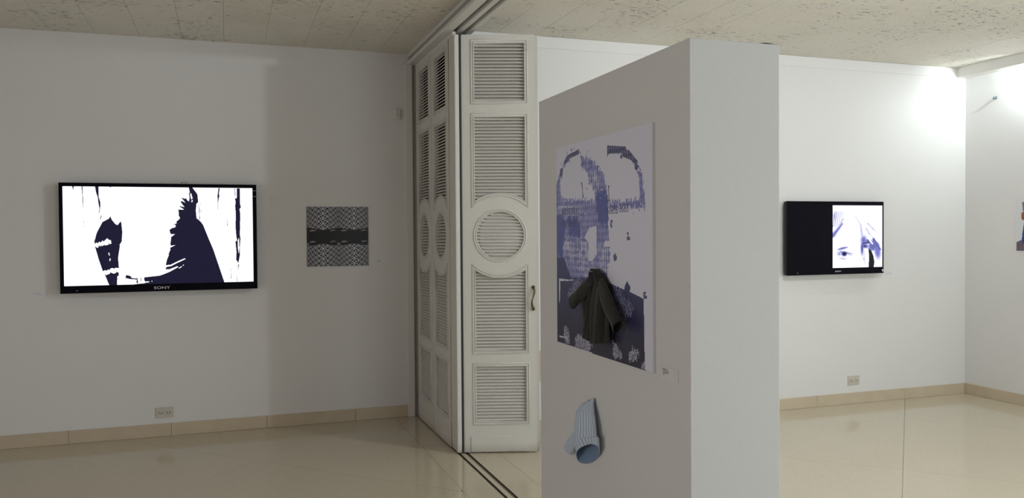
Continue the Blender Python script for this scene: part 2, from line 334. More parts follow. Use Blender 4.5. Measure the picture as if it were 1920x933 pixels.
TR = ((1.421, 1.438), (1.470, 1.492))      # the two slots of the floor track
for xa, xb in ((1.239+G, TR[0][0]), (TR[0][1], TR[1][0]), (TR[1][1], 1.677-G)):
    y = 4.45-1.05*8
    while y < YL:
        ya, yb = max(y+G, Y0), min(y+1.05-G, YL if xa < 1.4 else YL)
        if yb > ya: tile([(xa, ya), (xb, ya), (xb, yb), (xa, yb)])
        y += 1.05
for xa, xb in TR:
    m = MB(); m.box((xa, Y0, -0.0115), (xb, YL, -0.0085))
    m.box((xa, Y0, -0.0115), (xa+0.0015, YL, 0.0006)); m.box((xb-0.0015, Y0, -0.0115), (xb, YL, 0.0006))
    m.build('track_channel', M_BLACK, fl)

# walls ------------------------------------------------------------
st(box_obj('wall_back_left', (X0, YL, 0), (1.50, YL+0.12, HC+0.05), M_WALL), 'dim white back wall of the left room', 'wall')
m = MB(); m.box((1.50, YR, 0), (XR+0.12, YR+0.14, HC+0.05)); m.box((1.50, YR+0.14, 0), (1.62, YL+0.12, HC+0.05))
st(m.build('wall_back_right', M_WALL), 'bright white back wall of the right room', 'wall')
m = MB(); m.box((XR, Y0, 0), (XR+0.12, -0.3, HC+0.05)); m.box((XR, 2.1, 0), (XR+0.12, YR, HC+0.05))
m.box((XR, -0.3, 0), (XR+0.12, 2.1, 0.65)); m.box((XR, -0.3, 2.25), (XR+0.12, 2.1, HC+0.05))
st(m.build('wall_right', M_WALL), 'white right wall meeting the bright corner', 'wall')
m = MB(); m.box((X0-0.12, Y0, 0), (X0, 0.4, HC+0.05)); m.box((X0-0.12, 2.8, 0), (X0, YL+0.12, HC+0.05))
m.box((X0-0.12, 0.4, 0), (X0, 2.8, 0.15)); m.box((X0-0.12, 0.4, 1.95), (X0, 2.8, HC+0.05))
st(m.build('wall_left', M_WALL), 'white left wall of the left room', 'wall')
m = MB(); m.box((X0-0.12, Y0-0.12, 0), (2.2, Y0, HC+0.05)); m.box((5.0, Y0-0.12, 0), (XR+0.12, Y0, HC+0.05))
m.box((2.2, Y0-0.12, 0), (5.0, Y0, 0.65)); m.box((2.2, Y0-0.12, 2.55), (5.0, Y0, HC+0.05))
st(m.build('wall_front', M_WALL), 'white wall with the window, facing the back walls', 'wall')
w = st(empty('window_1', (3.6, Y0-0.06, 0.65)), 'wide white window in the wall facing the back walls', 'window')
m = MB()
for xa, xb in ((-1.4, -1.34), (1.34, 1.4), (-0.50, -0.45), (0.45, 0.50)): m.box((xa, -0.04, 0), (xb, 0.04, 1.9), 0.004)
m.box((-1.4, -0.04, 0), (1.4, 0.04, 0.06), 0.004); m.box((-1.4, -0.04, 1.84), (1.4, 0.04, 1.9), 0.004)
m.build('frame', M_TRIM, w)
t = NT('window_glass'); t.base((1, 1, 1)); t.set(Roughness=0.02); t.b.inputs['Transmission Weight'].default_value = 1.0
for xa, xb in ((-1.34, -0.50), (-0.45, 0.45), (0.50, 1.34)): box_obj('pane', (xa, -0.0165, 0.06), (xb, -0.0105, 1.84), t.m, w)

for nm, xw, yw_, zw, hw, lab in (('fill_window_left', X0-0.06, 1.6, 0.15, 1.8, 'unseen white side window added for fill light in the left room'), ('fill_window_right', XR+0.06, 0.9, 0.65, 1.6, 'unseen white side window added for fill light in the right room')):  # both side windows are unseen, added to go with the fill lights
    w = st(empty(nm, (xw, yw_, zw)), lab, 'window')
    m = MB()
    for xa, xb in ((-1.2, -1.14), (1.14, 1.2), (-0.025, 0.025)): m.box((-0.04, xa, 0), (0.04, xb, hw), 0.004)
    m.box((-0.04, -1.2, 0), (0.04, 1.2, 0.06), 0.004); m.box((-0.04, -1.2, hw-0.06), (0.04, 1.2, hw), 0.004)
    m.build('frame', M_TRIM, w)
    for xa, xb in ((-1.14, -0.025), (0.025, 1.14)): box_obj('pane', (-0.003, xa, 0.06), (0.003, xb, hw-0.06), t.m, w)

# soffit trims in the right room
st(box_obj('trim_1', (6.08, Y0, 2.785), (XR, YR-0.005, HC), M_TRIM), 'white box moulding under the ceiling along the right wall', 'trim')
st(box_obj('trim_2', (1.50, YR-0.005, 2.785), (XR, YR, HC), M_WALL, bev=0.002), 'flat white band under the ceiling on the right room back wall', 'trim')

# ceiling ----------------------------------------------------------
ce = box_obj('ceiling', (X0-0.1, Y0-0.1, HC+0.012), (XR+0.1, YL+0.1, HC+0.12), M_DARK)
st(ce, 'cream ceiling of pitted fissured boards over both rooms', 'ceiling')
PW, PL = 0.2835, 1.13
def board(xa, xb, ya, yb, dz):
    g = 0.0006
    MB().box((xa+g, ya+g, HC+dz), (xb-g, yb-g, HC+0.011), 0.0012).build('board', M_CEIL, ce)
rest = MB()
def boards(xa, xb, ya, yb, x_seam, vx0, vx1, vy0):
    x = x_seam-PW*math.ceil((x_seam-xa)/PW); k = 0
    while x < xb:
        a, b = max(x, xa), min(x+PW, xb)
        y = 6.145+PL-PL*12 - (k % 3)*PL/3; k += 1
        while y < yb:
            c, d = max(y, ya), min(y+PL, yb)
            if b-a > 0.01 and d-c > 0.01:
                if a >= vx0 and b <= vx1 and d > vy0: board(a, b, c, d, random.uniform(0, 0.0016))
                else: rest.box((a+0.0009, c+0.0009, HC), (b-0.0009, d-0.0009, HC+0.011))
            y += PL
        x += PW
boards(X0, 1.372, Y0, YL, 0.0, -2.3, 1.38, 3.0)
boards(1.565, XR, Y0, YR, 1.83, 1.56, 6.19, 2.0)
tag(rest.build('board_field', M_CEIL, ce), kind='stuff')

# sliding door header and jamb ---------------------------------------
hd = st(empty('trim_3', (0, 0, 0)), 'white timber header with two sliding track slots between the rooms', 'trim')
ya, yb = Y0, YL-0.001
box_obj('top_fillet', (1.366, ya, 2.842), (1.40, yb, HC+0.0), M_TRIM, hd, 0.003)
box_obj('fascia', (1.380, ya, 2.808), (1.432, yb, 2.842), simple('fascia_shaded_grey', (0.40, 0.40, 0.39), 0.5), hd)  # recessed groove face: its shade is put into the grey
box_obj('lower_board', (1.360, ya, 2.782), (1.427, yb, 2.808), M_TRIM, hd, 0.004)
box_obj('middle_board', (1.461, ya, 2.782), (1.496, yb, HC), M_TRIM, hd, 0.003)
box_obj('outer_board', (1.529, ya, 2.782), (1.565, YR-0.013, HC), M_TRIM, hd, 0.003)
box_obj('leak_filler', (1.4240, 5.265, 2.753), (1.445, YL-0.03, 2.783), M_TRIM, hd)  # strip added to block light leaking between leaf tops and header
box_obj('slot_lining', (1.40, ya, 2.855), (1.53, yb, HC), M_DARK, hd)
box_obj('pocket_shade_sheet', (1.4965, 5.30, 0.0), (1.4995, yb, 2.78), M_BLACK, hd)  # black sheet added so the cavity behind the louvres reads as shade
j = box_obj('trim_4', (1.342, YL-0.030, 0.0), (1.400, YL, 2.782), M_TRIM, None, 0.003)
st(j, 'narrow white door jamb at the end of the left room back wall', 'trim')

# skirtings ----------------------------------------------------------
def skirting(name, axis, fixed, a, b, joints, label):
    o = st(empty(name, (0, 0, 0)), label, 'skirting')
    js = [a]+[q for q in sorted(joints) if a+0.05 < q < b-0.05]+[b]
    for p, q in zip(js[:-1], js[1:]):
        if axis == 'x': lo, hi = (p+0.0008, fixed-0.012, 0.0005), (q-0.0008, fixed, 0.093)
        elif axis == '-x': lo, hi = (p+0.0008, fixed, 0.0005), (q-0.0008, fixed+0.012, 0.093)
        elif axis == 'y': lo, hi = (fixed-0.012, p+0.0008, 0.0005), (fixed, q-0.0008, 0.093)
        else: lo, hi = (fixed, p+0.0008, 0.0005), (fixed+0.012, q-0.0008, 0.093)
        box_obj('stone_strip', lo, hi, M_STONE, o, 0.0015)
skirting('baseboard_back_left', 'x', YL, X0+0.013, 1.341, [0.267-0.665*k for k in range(8)]+[0.93], 'beige stone skirting along the left room back wall')
skirting('baseboard_back_right', 'x', YR, 1.51, XR-0.013, [1.86, 2.75, 3.66, 4.58, 5.49], 'beige stone skirting along the right room back wall')
skirting('baseboard_right', 'y', XR, Y0+0.013, YR, [-2.2, -1.3, -0.4, 0.5, 1.4, 2.3, 3.2, 4.1, 4.95], 'beige stone skirting along the right wall')
skirting('baseboard_left', '-y', X0, Y0+0.013, YL, [-2, -1, 0, 1, 2, 3, 4, 5], 'beige stone skirting along the left wall')
skirting('baseboard_front', '-x', Y0, X0+0.013, XR-0.013, [-3, -2, -1, 0, 1, 2, 3, 4, 5], 'beige stone skirting under the window wall')

# ledge glimpsed between louvred door and partition
lg = tag(empty('wall_ledge', (1.95, YR, 0.093)), 'beige stone ledge glimpsed between louvred door and partition', 'ledge')
def rel(o, p): o.location = -Vector(p); return o
for nm, z0, z1, d, mt in (('white_base', 0.094, 0.375, 0.010, M_WALL), ('stone_band', 0.375, 0.598, 0.014, M_STONE), ('cap', 0.598, 0.672, 0.006, M_TRIM)):
    rel(box_obj(nm, (1.51, YR-d, z0), (2.42, YR, z1), mt, lg, 0.002), (1.95, YR, 0.093))

# ================================================================== LOUVRED DOORS
W, HD, TH = 0.49, 2.745, 0.034
Ra, Rm, Ri, zc, uc = 0.258, 0.176, 0.155, 1.43, 0.2545
U0, U1 = 0.067, 0.443
def arc_shape(top, i):
    """outline of the tall louvre opening above (top=True) or below the round one; i = inset"""
    u0, u1, R = U0+i, U1-i, Ra+i
    za, zb = (2.232-i, None) if top else (0.649+i, None)
    s = 1 if top else -1
    dx = (u1-u0)/2; cz = math.sqrt(R*R-dx*dx); a0 = math.atan2(cz, dx)
    pts = [(u1, za), (u0, za)]
    for k in range(17):
        a = (PI-a0)+(a0-(PI-a0))*k/16
        pts.append((uc+R*math.cos(a)+(0), zc+s*R*math.sin(a)))
    return pts
def rect_shape(z0, z1, i): return [(U0+i, z0+i), (U1-i, z0+i), (U1-i, z1-i), (U0+i, z1-i)]
def circ(r, n=40): return [(uc+r*math.cos(2*PI*k/n), zc+r*math.sin(2*PI*k/n)) for k in range(n)]
IN = 0.024
HOLES = [rect_shape(2.290, 2.713, IN), arc_shape(True, IN), circ(Ri), arc_shape(False, IN), rect_shape(0.180, 0.590, IN)]
def curve_mesh(name, splines, extrude=0.0, bevel=0.0, two_d=True):
    cu = bpy.data.curves.new(name, 'CURVE'); cu.dimensions = '2D' if two_d else '3D'
    if two_d: cu.fill_mode = 'BOTH'; cu.extrude = extrude
    else: cu.bevel_depth = bevel; cu.bevel_resolution = 1
    for sp in splines:
        s = cu.splines.new('POLY'); s.points.add(len(sp)-1); s.use_cyclic_u = True
        for q, p in zip(s.points, sp): q.co = (p[0], p[1], p[2] if len(p) > 2 else 0, 1)
    t = bpy.data.objects.new(name, cu); COL.objects.link(t)
    me = bpy.data.meshes.new_from_object(t.evaluated_get(bpy.context.evaluated_depsgraph_get()))
    bpy.data.objects.remove(t); bpy.data.curves.remove(cu)
    me.transform(Matrix(((1, 0, 0, 0), (0, 0, -1, 0), (0, 1, 0, 0), (0, 0, 0, 1))))   # (u, v, w) -> (u, -w, v)
    return me
FRAME_ME = curve_mesh('frame', [[(0, 0.0), (W, 0.0), (W, HD), (0, HD)]]+HOLES, extrude=TH/2)
def bead(name, path, r):
    return curve_mesh(name, [[(p[0], p[1], TH/2) for p in path]], bevel=r, two_d=False)
def moulding(name, outer, inner):
    a = bead(name, outer, 0.0055); b = bead(name, inner, 0.0045)
    bm = bmesh.new(); bm.from_mesh(a); bm.from_mesh(b); me = bpy.data.meshes.new(name); bm.to_mesh(me); bm.free(); return me
MOULD = [moulding('moulding', rect_shape(2.290, 2.713, 0.004), rect_shape(2.290, 2.713, 0.019)),
         moulding('moulding', arc_shape(True, 0.004), arc_shape(True, 0.019)),
         moulding('moulding', circ(Rm-0.004), circ(Ri+0.004)),
         moulding('moulding', arc_shape(False, 0.004), arc_shape(False, 0.019)),
         moulding('moulding', rect_shape(0.180, 0.590, 0.004), rect_shape(0.180, 0.590, 0.019))]
def slat_mesh(u0, u1):
    m = MB(); w = u1-u0
    m.box((-w/2, -0.0120, -0.0028), (w/2, 0.0120, 0.0028), 0.0010, rot=None)
    for v in m.bm.verts: v.co = Matrix.Rotation(math.radians(40), 3, 'X') @ v.co
    bmesh.ops.recalc_face_normals(m.bm, faces=list(m.bm.faces))
    me = bpy.data.meshes.new('slat'); m.bm.to_mesh(me); m.bm.free(); me.materials.append(M_DOOR); return me
SL_CACHE = {}
SLATS = []
def add_slat(u0, u1, z):
    if u1-u0 < 0.012: return
    k = round(u1-u0, 3)
    if k not in SL_CACHE: SL_CACHE[k] = slat_mesh(u0, u1)
    SLATS.append((SL_CACHE[k], (u0+u1)/2, z))
PIT = 0.0218; e = 0.004
def span(z0, z1):
    n = int(round((z1-z0)/PIT)); p = (z1-z0)/n
    return [z0+p*(i+0.5) for i in range(n)]
a, b = U0+IN-e, U1-IN+e
for z in span(2.314, 2.689): add_slat(a, b, z)
for z in span(0.204, 0.566): add_slat(a, b, z)
for z in span(zc-Ri, zc+Ri):
    h = math.sqrt(max(0, Ri*Ri-(abs(z-zc)-0.008)**2)); add_slat(uc-h-0.002, uc+h+0.002, z)
for s in (1, -1):
    zz = span(1.585, 2.208) if s > 0 else span(0.673, 1.275)
    R = Ra+IN
    for z in zz:
        dz = abs(z-zc)+0.010
        if dz >= R: add_slat(a, b, z)
        else:
            h = math.sqrt(R*R-dz*dz)
            if uc-h-a > 0.006: add_slat(a, uc-h+0.006, z); add_slat(uc+h-0.006, b, z)
KICK = None
def louvred_door(name, loc, rz, label, handle=False, kick=True):
    d = st(empty(name, loc, rz), label, 'door')
    obj('frame', FRAME_ME, M_DOOR, d)
    for me in MOULD: obj('moulding', me, M_DOOR, d, True)
    for me, u, z in SLATS:
        o = bpy.data.objects.new('slat', me); COL.objects.link(o); o.parent = d; o.location = (u, 0.001, z)
    if kick: MB().box((0.052, -TH/2-0.005, 0.004), (0.435, -TH/2+0.001, 0.106), 0.002).build('kick_board', M_DOOR, d)
    if handle:
        m = MB(); pts = []; rr = []
        for k in range(17):
            q = k/16; z = 1.092-0.152*q
            pts.append((0.468+0.0085*math.sin(q*2*PI+0.4), -TH/2-0.004-0.024*math.sin(PI*q)**0.7, z)); rr.append(0.0042+0.0035*abs(math.cos(PI*q)))
        m.tube(pts, rr, 8)
        for z in (1.088, 0.944): m.box((0.460, -TH/2-0.006, z-0.010), (0.480, -TH/2, z+0.010), 0.002)
        tag(m.build('handle', M_BRASS, d), 'curved dark brass pull handle')
    return d
ang = math.atan2(5.070-5.219, 1.910-1.443)
ca, sa = math.cos(ang), math.sin(ang)
px, py = 1.463, 5.226
louvred_door('door_1', (px, py, 0.006), ang, 'white louvred door leaf facing the camera, with brass handle', handle=True)
# second leaf folded behind the first: only its edge shows on the right
louvred_door('door_2', (px+0.020*ca-0.055*sa, py+0.020*sa+0.055*ca, 0.006), ang, 'louvred door leaf folded behind the handled leaf, only its edge showing', kick=False)
# leaves standing in the track, seen obliquely: local +u runs towards the camera (-Y)
louvred_door('door_3', (1.432, 6.345, 0.006), -PI/2, 'oblique louvred door leaf beside the jamb, farther of the two')
d4 = louvred_door('door_4', (1.4335, 5.853, 0.006), -PI/2, 'oblique louvred door leaf nearer the camera, beside the handled leaf')
MB().box((0.493, -0.012, 0.0), (0.648, TH/2, HD), 0.003).build('hanging_stile', M_DOOR, d4)
MB().box((0.618, -TH/2+0.002, 0.0), (0.648, -0.010, HD), 0.002).build('edge_batten', M_DOOR, d4)
tag(MB().box((0.620, TH/2+0.001, 0.0), (0.652, TH/2+0.012, HD), 0.0).build('gap_shade_strip', M_BLACK, d4), 'black strip standing in for the shade in the gap between the leaves')  # black filler added so the gap between the leaves reads as shade

# ================================================================== PARTITION
PX0, PX1, PY0, PY1, PZ = 1.285, 1.598, 2.105, 3.333, 2.018
pt = tag(empty('display_partition', ((PX0+PX1)/2, (PY0+PY1)/2, 0)), 'freestanding white box partition carrying the blue print', 'partition')
PO = ((PX0+PX1)/2, (PY0+PY1)/2, 0)
def rough_panel(name, lo, hi, bev):
    o = box_obj(name, lo, hi, M_PART, pt, bev, 2); rel(o, PO); return o
rough_panel('body', (PX0, PY0, 0), (PX1, PY1, PZ), 0.003)
# paint edge: slight ragged rounded bead down the near corner and a lifting tape on the top edge
m = MB(); pts = []; rr = []
for k in range(120):
    z = 0.002+(PZ-0.004)*k/119
    pts.append((PX0+0.0018+random.uniform(-0.0006, 0.0006), PY0+0.0018+random.uniform(-0.0006, 0.0006), z)); rr.append(random.uniform(0.0022, 0.0034))
m.tube(pts, rr, 6); rel(m.build('corner_bead', M_PART, pt), PO)
m = MB(); n = 16; A = []; B = []
for k in range(n+1):
    q = k/n; x = 1.525+0.055*q; z = PZ-0.001+0.0032*math.sin(PI*q)
    A.append((x, PY0-0.0006, z+0.0004)); B.append((x, PY0+0.02, z+0.0004))
for k in range(n): m.poly([A[k], A[k+1], B[k+1], B[k]])
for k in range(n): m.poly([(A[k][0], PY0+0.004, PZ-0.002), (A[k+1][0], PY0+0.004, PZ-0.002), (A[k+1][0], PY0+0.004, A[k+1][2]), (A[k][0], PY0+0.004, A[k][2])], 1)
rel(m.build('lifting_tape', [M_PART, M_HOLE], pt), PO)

# ================================================================== POSTER (printed board)
bx = 1.277
pb = tag(empty('art_print', (PX0, 2.69, 1.4)), 'large blue and navy collage print on white board, on the partition', 'picture')
PBO = (PX0, 2.69, 1.4)
m = MB(); m.box((bx, 2.313, 1.001), (PX0, 3.118, 1.798), 0.0008); rel(m.build('board', simple('foam_board', (0.72, 0.73, 0.78), 0.5), pb), PBO)
nu = nv = 260
ys = 3.1165-(np.arange(nu)+0.5)/nu*0.802; zs = 1.002+(np.arange(nv)+0.5)/nv*0.795
Yg, Zg = np.meshgrid(ys*1000, zs*1000)
rng = np.random.default_rng(3)
paper = lin((226, 228, 246)); img = np.tile(paper, (nv, nu, 1))
du, dz = 3116-Yg, Zg-1002
cellx = np.cos(du/17.5*2*PI); cellz = np.cos(dz/24.0*2*PI+np.floor(du/17.5)*0.0)
fig = np.clip(0.5+0.32*cellx+0.28*cellz*(0.6+0.4*cellx)+0.16*rng.standard_normal(Yg.shape), 0, 1)
vn = rng.standard_normal((nv//9+2, nu//6+2)); blot = vn.repeat(9, 0).repeat(6, 1)[:nv, :nu]
vn2 = rng.standard_normal((nv//5+2, nu//3+2)).repeat(5, 0).repeat(3, 1)[:nv, :nu]
head = ((np.mod(du, 17.5)-8.7)**2/9+(np.mod(dz, 24)-18)**2/12) < 1
jw = rng.standard_normal((nv//4+2, nu//2+2)).repeat(4, 0).repeat(2, 1)[:nv, :nu]
JIT = {'mid': 7, 'blue': 9, 'light': 13, 'specks': 6, 'flames': 6}
def mask(name):
    k = np.zeros(Yg.shape, bool); q = JIT.get(name, 0)
    for p in POSTER[name]: k |= inpoly(Yg+q*0.4*vn2, Zg+q*jw, p)
    return k
def lay(k, c): img[k] = c[k] if c.ndim == 3 else c
mid, dk, pale = lin((96, 102, 176)), lin((60, 62, 118)), lin((176, 178, 226))
def blend(a, b, f): return a+(b-a)*f[..., None]
lay(mask('mid'), blend(mid, pale, np.clip(fig*0.95+0.10*blot, 0, 1)))
lay(mask('blue'), blend(lin((86, 98, 170)), mid, np.clip(0.3+0.2*fig+0.15*blot, 0, 1)))
lay(mask('light'), blend(mid, lin((222, 222, 246)), np.clip(fig*1.25-0.12+0.15*blot, 0, 1)))
grad = np.clip((Zg-1050)/420, 0, 1)
dkc = blend(lin((44, 44, 62)), lin((74, 78, 140)), np.clip(grad+0.10*cellx+0.04*blot, 0, 1))
lay(mask('darkblue'), dkc)
top = mask('darkblue') & (Zg > 1480)
lay(top, blend(lin((52, 54, 92)), pale, np.clip(fig*0.55-0.05, 0, 1)))
sw = np.sin(du*0.62+2.2*np.sin(dz*0.21)) * np.sin(dz*0.55+2.0*np.sin(du*0.17))
lay(mask('specks') & (sw > 0.30), lin((182, 184, 214)))
fl_ = np.clip(0.45+0.4*np.sin(du*0.55)*np.sin(dz*0.16+1.5)+0.35*rng.standard_normal(Yg.shape).repeat(1, 0), 0, 1)
fk = mask('flames'); lay(fk & (fl_ > 0.22), blend(lin((84, 84, 130)), lin((214, 214, 236)), fl_))
lay(mask('paper'), paper)
# small repeated heads standing along the two horizontal strips and scattered over the white
for (ya_, yb_, z_) in ((3055, 2880, 1529), (2640, 2560, 1523), (2540, 2470, 1527), (3040, 2900, 1483)):
    y_ = ya_
    while y_ > yb_:
        for cz_, r_ in ((z_+14, 5.5), (z_, 7.5)):
            d_ = np.hypot((Yg-y_), (Zg-cz_)*0.9); img[(d_ < r_) & (d_ > r_-3.0)] = dk
        y_ -= 17.5
lay(mask('figs'), lin((92, 92, 138)))
y_ = 2905
for (y_, z_) in ((2925, 1420), (2890, 1385), (2880, 1330), (2912, 1300), (2875, 1280), (2930, 1340), (2900, 1450), (2925, 1375), (2895, 1410)):
    d_ = np.hypot(Yg-y_, Zg-z_); img[(d_ < 8) & (d_ > 4)] = lin((90, 90, 150))
M_PRINT = attr_mat('printed_ink', 0, 0.42, 0.45)
rel(picture('print_face', (bx-0.0007, 3.1165, 1.002), (0, -0.802, 0), (0, 0, 0.795), nu, nv, img, M_PRINT, pb), PBO)

# ================================================================== TELEVISIONS
def television(label, cx, yw, x0, x1, z0, z1, th, logo_x, logo_z, logo_s):
    T = (cx, yw, (z0+z1)/2)
    tv = tag(empty('television', T), label, 'television')
    yf = yw-th
    m = MB(); m.box((x0+0.003, yf+0.008, z0+0.003), (x1-0.003, yf+0.045, z1-0.003), 0.004, 2)
    m.box((x0+0.16, yf+0.04, z0+0.12), (x1-0.16, yf+0.058, z1-0.12), 0.006, 2); rel(m.build('casing', M_TVM, tv), T)
    m = MB(); m.box((cx-0.22, yf+0.055, (z0+z1)/2-0.15), (cx+0.22, yw, (z0+z1)/2+0.15), 0.003)
    rel(m.build('wall_mount', M_TVM, tv), T)
    rel(box_obj('front_glass', (x0, yf, z0), (x1, yf+0.012, z1), M_TVB, tv, 0.0018, 2), T)
    mt = Matrix.Translation((logo_x, yf-0.0008, logo_z)) @ Matrix.Rotation(PI/2, 4, 'X')
    rel(text_mesh('lettering', 'SONY', logo_s, M_LETTER, tv, mt, 0.0004, 1.45), T)
    rel(box_obj('indicator_mark', (x0+0.10, yf-0.0008, z0+0.017), (x0+0.108, yf, z0+0.020), M_LETTER, tv), T)
    return tv, T, yf
tv, T, yf = television('large television on the left wall showing black figures on white', -0.438, YL, -1.087, 0.211, 1.056, 1.8215, 0.08, -0.441, 1.080, 0.028)
y = yf-0.0010
X1a, X1b, Z1a, Z1b = -1.062, 0.183, 1.1085, 1.796
nu, nv = 640, 354
Xg, Zg = np.meshgrid((X1a+(np.arange(nu)+0.5)/nu*(X1b-X1a))*1000, (Z1a+(np.arange(nv)+0.5)/nv*(Z1b-Z1a))*1000)
dk_ = np.zeros(Xg.shape, bool)
for p in TV_DARK: dk_ |= inpoly(Xg, Zg, p)
for p in TV_WHITE: dk_ &= ~inpoly(Xg, Zg, p)
r_ = 6.0; ex = np.maximum(np.abs(Xg-(X1a+X1b)*500)-((X1b-X1a)*500-r_), 0); ez = np.maximum(np.abs(Zg-(Z1a+Z1b)*500)-((Z1b-Z1a)*500-r_), 0)
im = np.where(dk_[..., None], lin((13, 12, 42)), lin((248, 249, 255))); im[np.hypot(ex, ez) > r_] = lin((14, 14, 40))
tag(rel(picture('screen', (X1a, y, Z1a), (X1b-X1a, 0, 0), (0, 0, Z1b-Z1a), nu, nv, im, attr_mat('screen_glow', 1.15), tv), T), 'lit white screen with black silhouettes')
for z_ in (1.776, 1.734): rel(box_obj('bezel_sticker', (0.186, yf-0.0008, z_), (0.209, yf, z_+0.0018), M_LETTER, tv), T)
m = MB(); m.tube([(-0.285+0.019*math.cos(PI*k/10), yf+0.02-0.004*k/10, 1.819+0.018*math.sin(PI*k/10)) for k in range(11)], 0.0018, 6)
rel(m.build('cable_loop', M_TVM, tv), T)

tv, T, yf = television('smaller television on the right room back wall, half black, showing an eye', 4.723, YR, 4.236, 5.2105, 1.093, 1.691, 0.07, 4.740, 1.117, 0.016)
nu, nv = 150, 152
Ug, Vg = np.meshgrid(40+(np.arange(nu)+0.5)/nu*622, 843-(np.arange(nv)+0.5)/nv*780)   # coordinates of the face image
K = np.zeros(Ug.shape)
def blob(cx, cy, rx, ry, rot, amt, p=2.0):
    global K
    c_, s_ = math.cos(math.radians(rot)), math.sin(math.radians(rot))
    a_ = ((Ug-cx)*c_+(Vg-cy)*s_)/rx; b_ = (-(Ug-cx)*s_+(Vg-cy)*c_)/ry
    K = np.maximum(K, amt*np.exp(-(a_*a_+b_*b_)**(p/2)))
def stroke(x1, y1, x2, y2, w_, amt, w2=None):
    global K
    d_ = np.array([x2-x1, y2-y1], float); L = np.hypot(*d_); d_ /= L
    t_ = np.clip(((Ug-x1)*d_[0]+(Vg-y1)*d_[1])/L, 0, 1)
    dist = np.hypot(Ug-(x1+t_*d_[0]*L), Vg-(y1+t_*d_[1]*L)); ww = w_+(((w2 if w2 is not None else w_))-w_)*t_
    K = np.maximum(K, amt*np.exp(-(dist/ww)**2.2))
blob(190, 668, 85, 34, 8, 0.42); blob(185, 662, 62, 26, 4, 0.55); blob(183, 668, 34, 30, 0, 1.0, 4); blob(160, 600, 62, 16, -14, 0.6); stroke(120, 612, 220, 588, 12, 0.55, 6)
stroke(140, 640, 280, 672, 9, 0.6, 4); blob(165, 728, 60, 20, 8, 0.28); blob(120, 665, 30, 34, 0, 0.4)
stroke(44, 440, 160, 290, 26, 0.55, 10); stroke(44, 430, 110, 360, 30, 0.45, 12)
for x_, q_ in ((50, .5), (72, .45), (95, .4), (118, .35), (140, .3)):
    stroke(x_+22, 140, x_+5, 240, 5, q_, 5); stroke(x_+5, 240, x_-8 if x_ > 60 else 44, 330, 5, q_, 4)
stroke(175, 225, 130, 300, 5, 0.5); stroke(130, 300, 48, 400, 6, 0.3); blob(62, 200, 26, 60, 0, 0.32)
stroke(315, 190, 385, 300, 7, 0.22, 12); stroke(385, 300, 410, 470, 12, 0.28, 24); blob(425, 500, 40, 60, 0, 0.6); blob(405, 600, 18, 90, 0, 0.75)
stroke(420, 540, 540, 520, 20, 0.8, 14); blob(440, 575, 44, 26, 10, 0.85); blob(500, 520, 60, 26, 20, 0.85)
blob(540, 580, 60, 60, 30, 0.62, 4); blob(580, 560, 60, 40, 45, 0.6, 4); blob(600, 640, 44, 110, -8, 0.52, 3); stroke(550, 490, 630, 620, 18, 0.7)
stroke(430, 640, 440, 800, 20, 0.2, 10); blob(428, 738, 10, 22, 0, 0.4)
stroke(470, 285, 560, 370, 6, 0.45, 3); stroke(530, 350, 590, 400, 7, 0.35, 3); stroke(455, 350, 500, 430, 5, 0.5, 4); stroke(480, 395, 540, 470, 4, 0.4, 3); stroke(430, 255, 450, 280, 5, 0.2)
face = np.zeros((nv, nu, 3))
c0, c1, c2 = lin((250, 250, 255)), lin((112, 112, 186)), lin((12, 12, 28))
k1 = np.clip(K/0.46, 0, 1)[..., None]; k2 = np.clip((K-0.5)/0.42, 0, 1)[..., None]
face = c0*(1-k1)+c1*k1; face = face*(1-k2)+c2*k2
bl = inpoly(Ug, Vg, [(485, 600), (520, 630), (548, 700), (562, 780), (552, 850), (488, 850), (492, 700)]); face[bl] = c2
face[inpoly(Ug, Vg, [(205, 700), (225, 675), (242, 685), (228, 705)])] = c0
face[inpoly(Ug, Vg, [(470, 470), (500, 480), (545, 540), (540, 560), (500, 520)])] = lin((226, 226, 250))
face[inpoly(Ug, Vg, [(580, 850), (610, 780), (665, 730), (665, 850)])] = c0
rel(picture('screen', (4.685, yf-0.0012, 1.146), (0.509, 0, 0), (0, 0, 0.5125), nu, nv, face, attr_mat('screen_image', 1.25), tv), T)
tv.children[-1]['label'] = 'lit part of the screen with a face in blue tones'
rel(box_obj('bezel_sticker', (5.192, yf-0.0010, 1.108), (5.206, yf, 1.126), M_LABEL, tv), T)

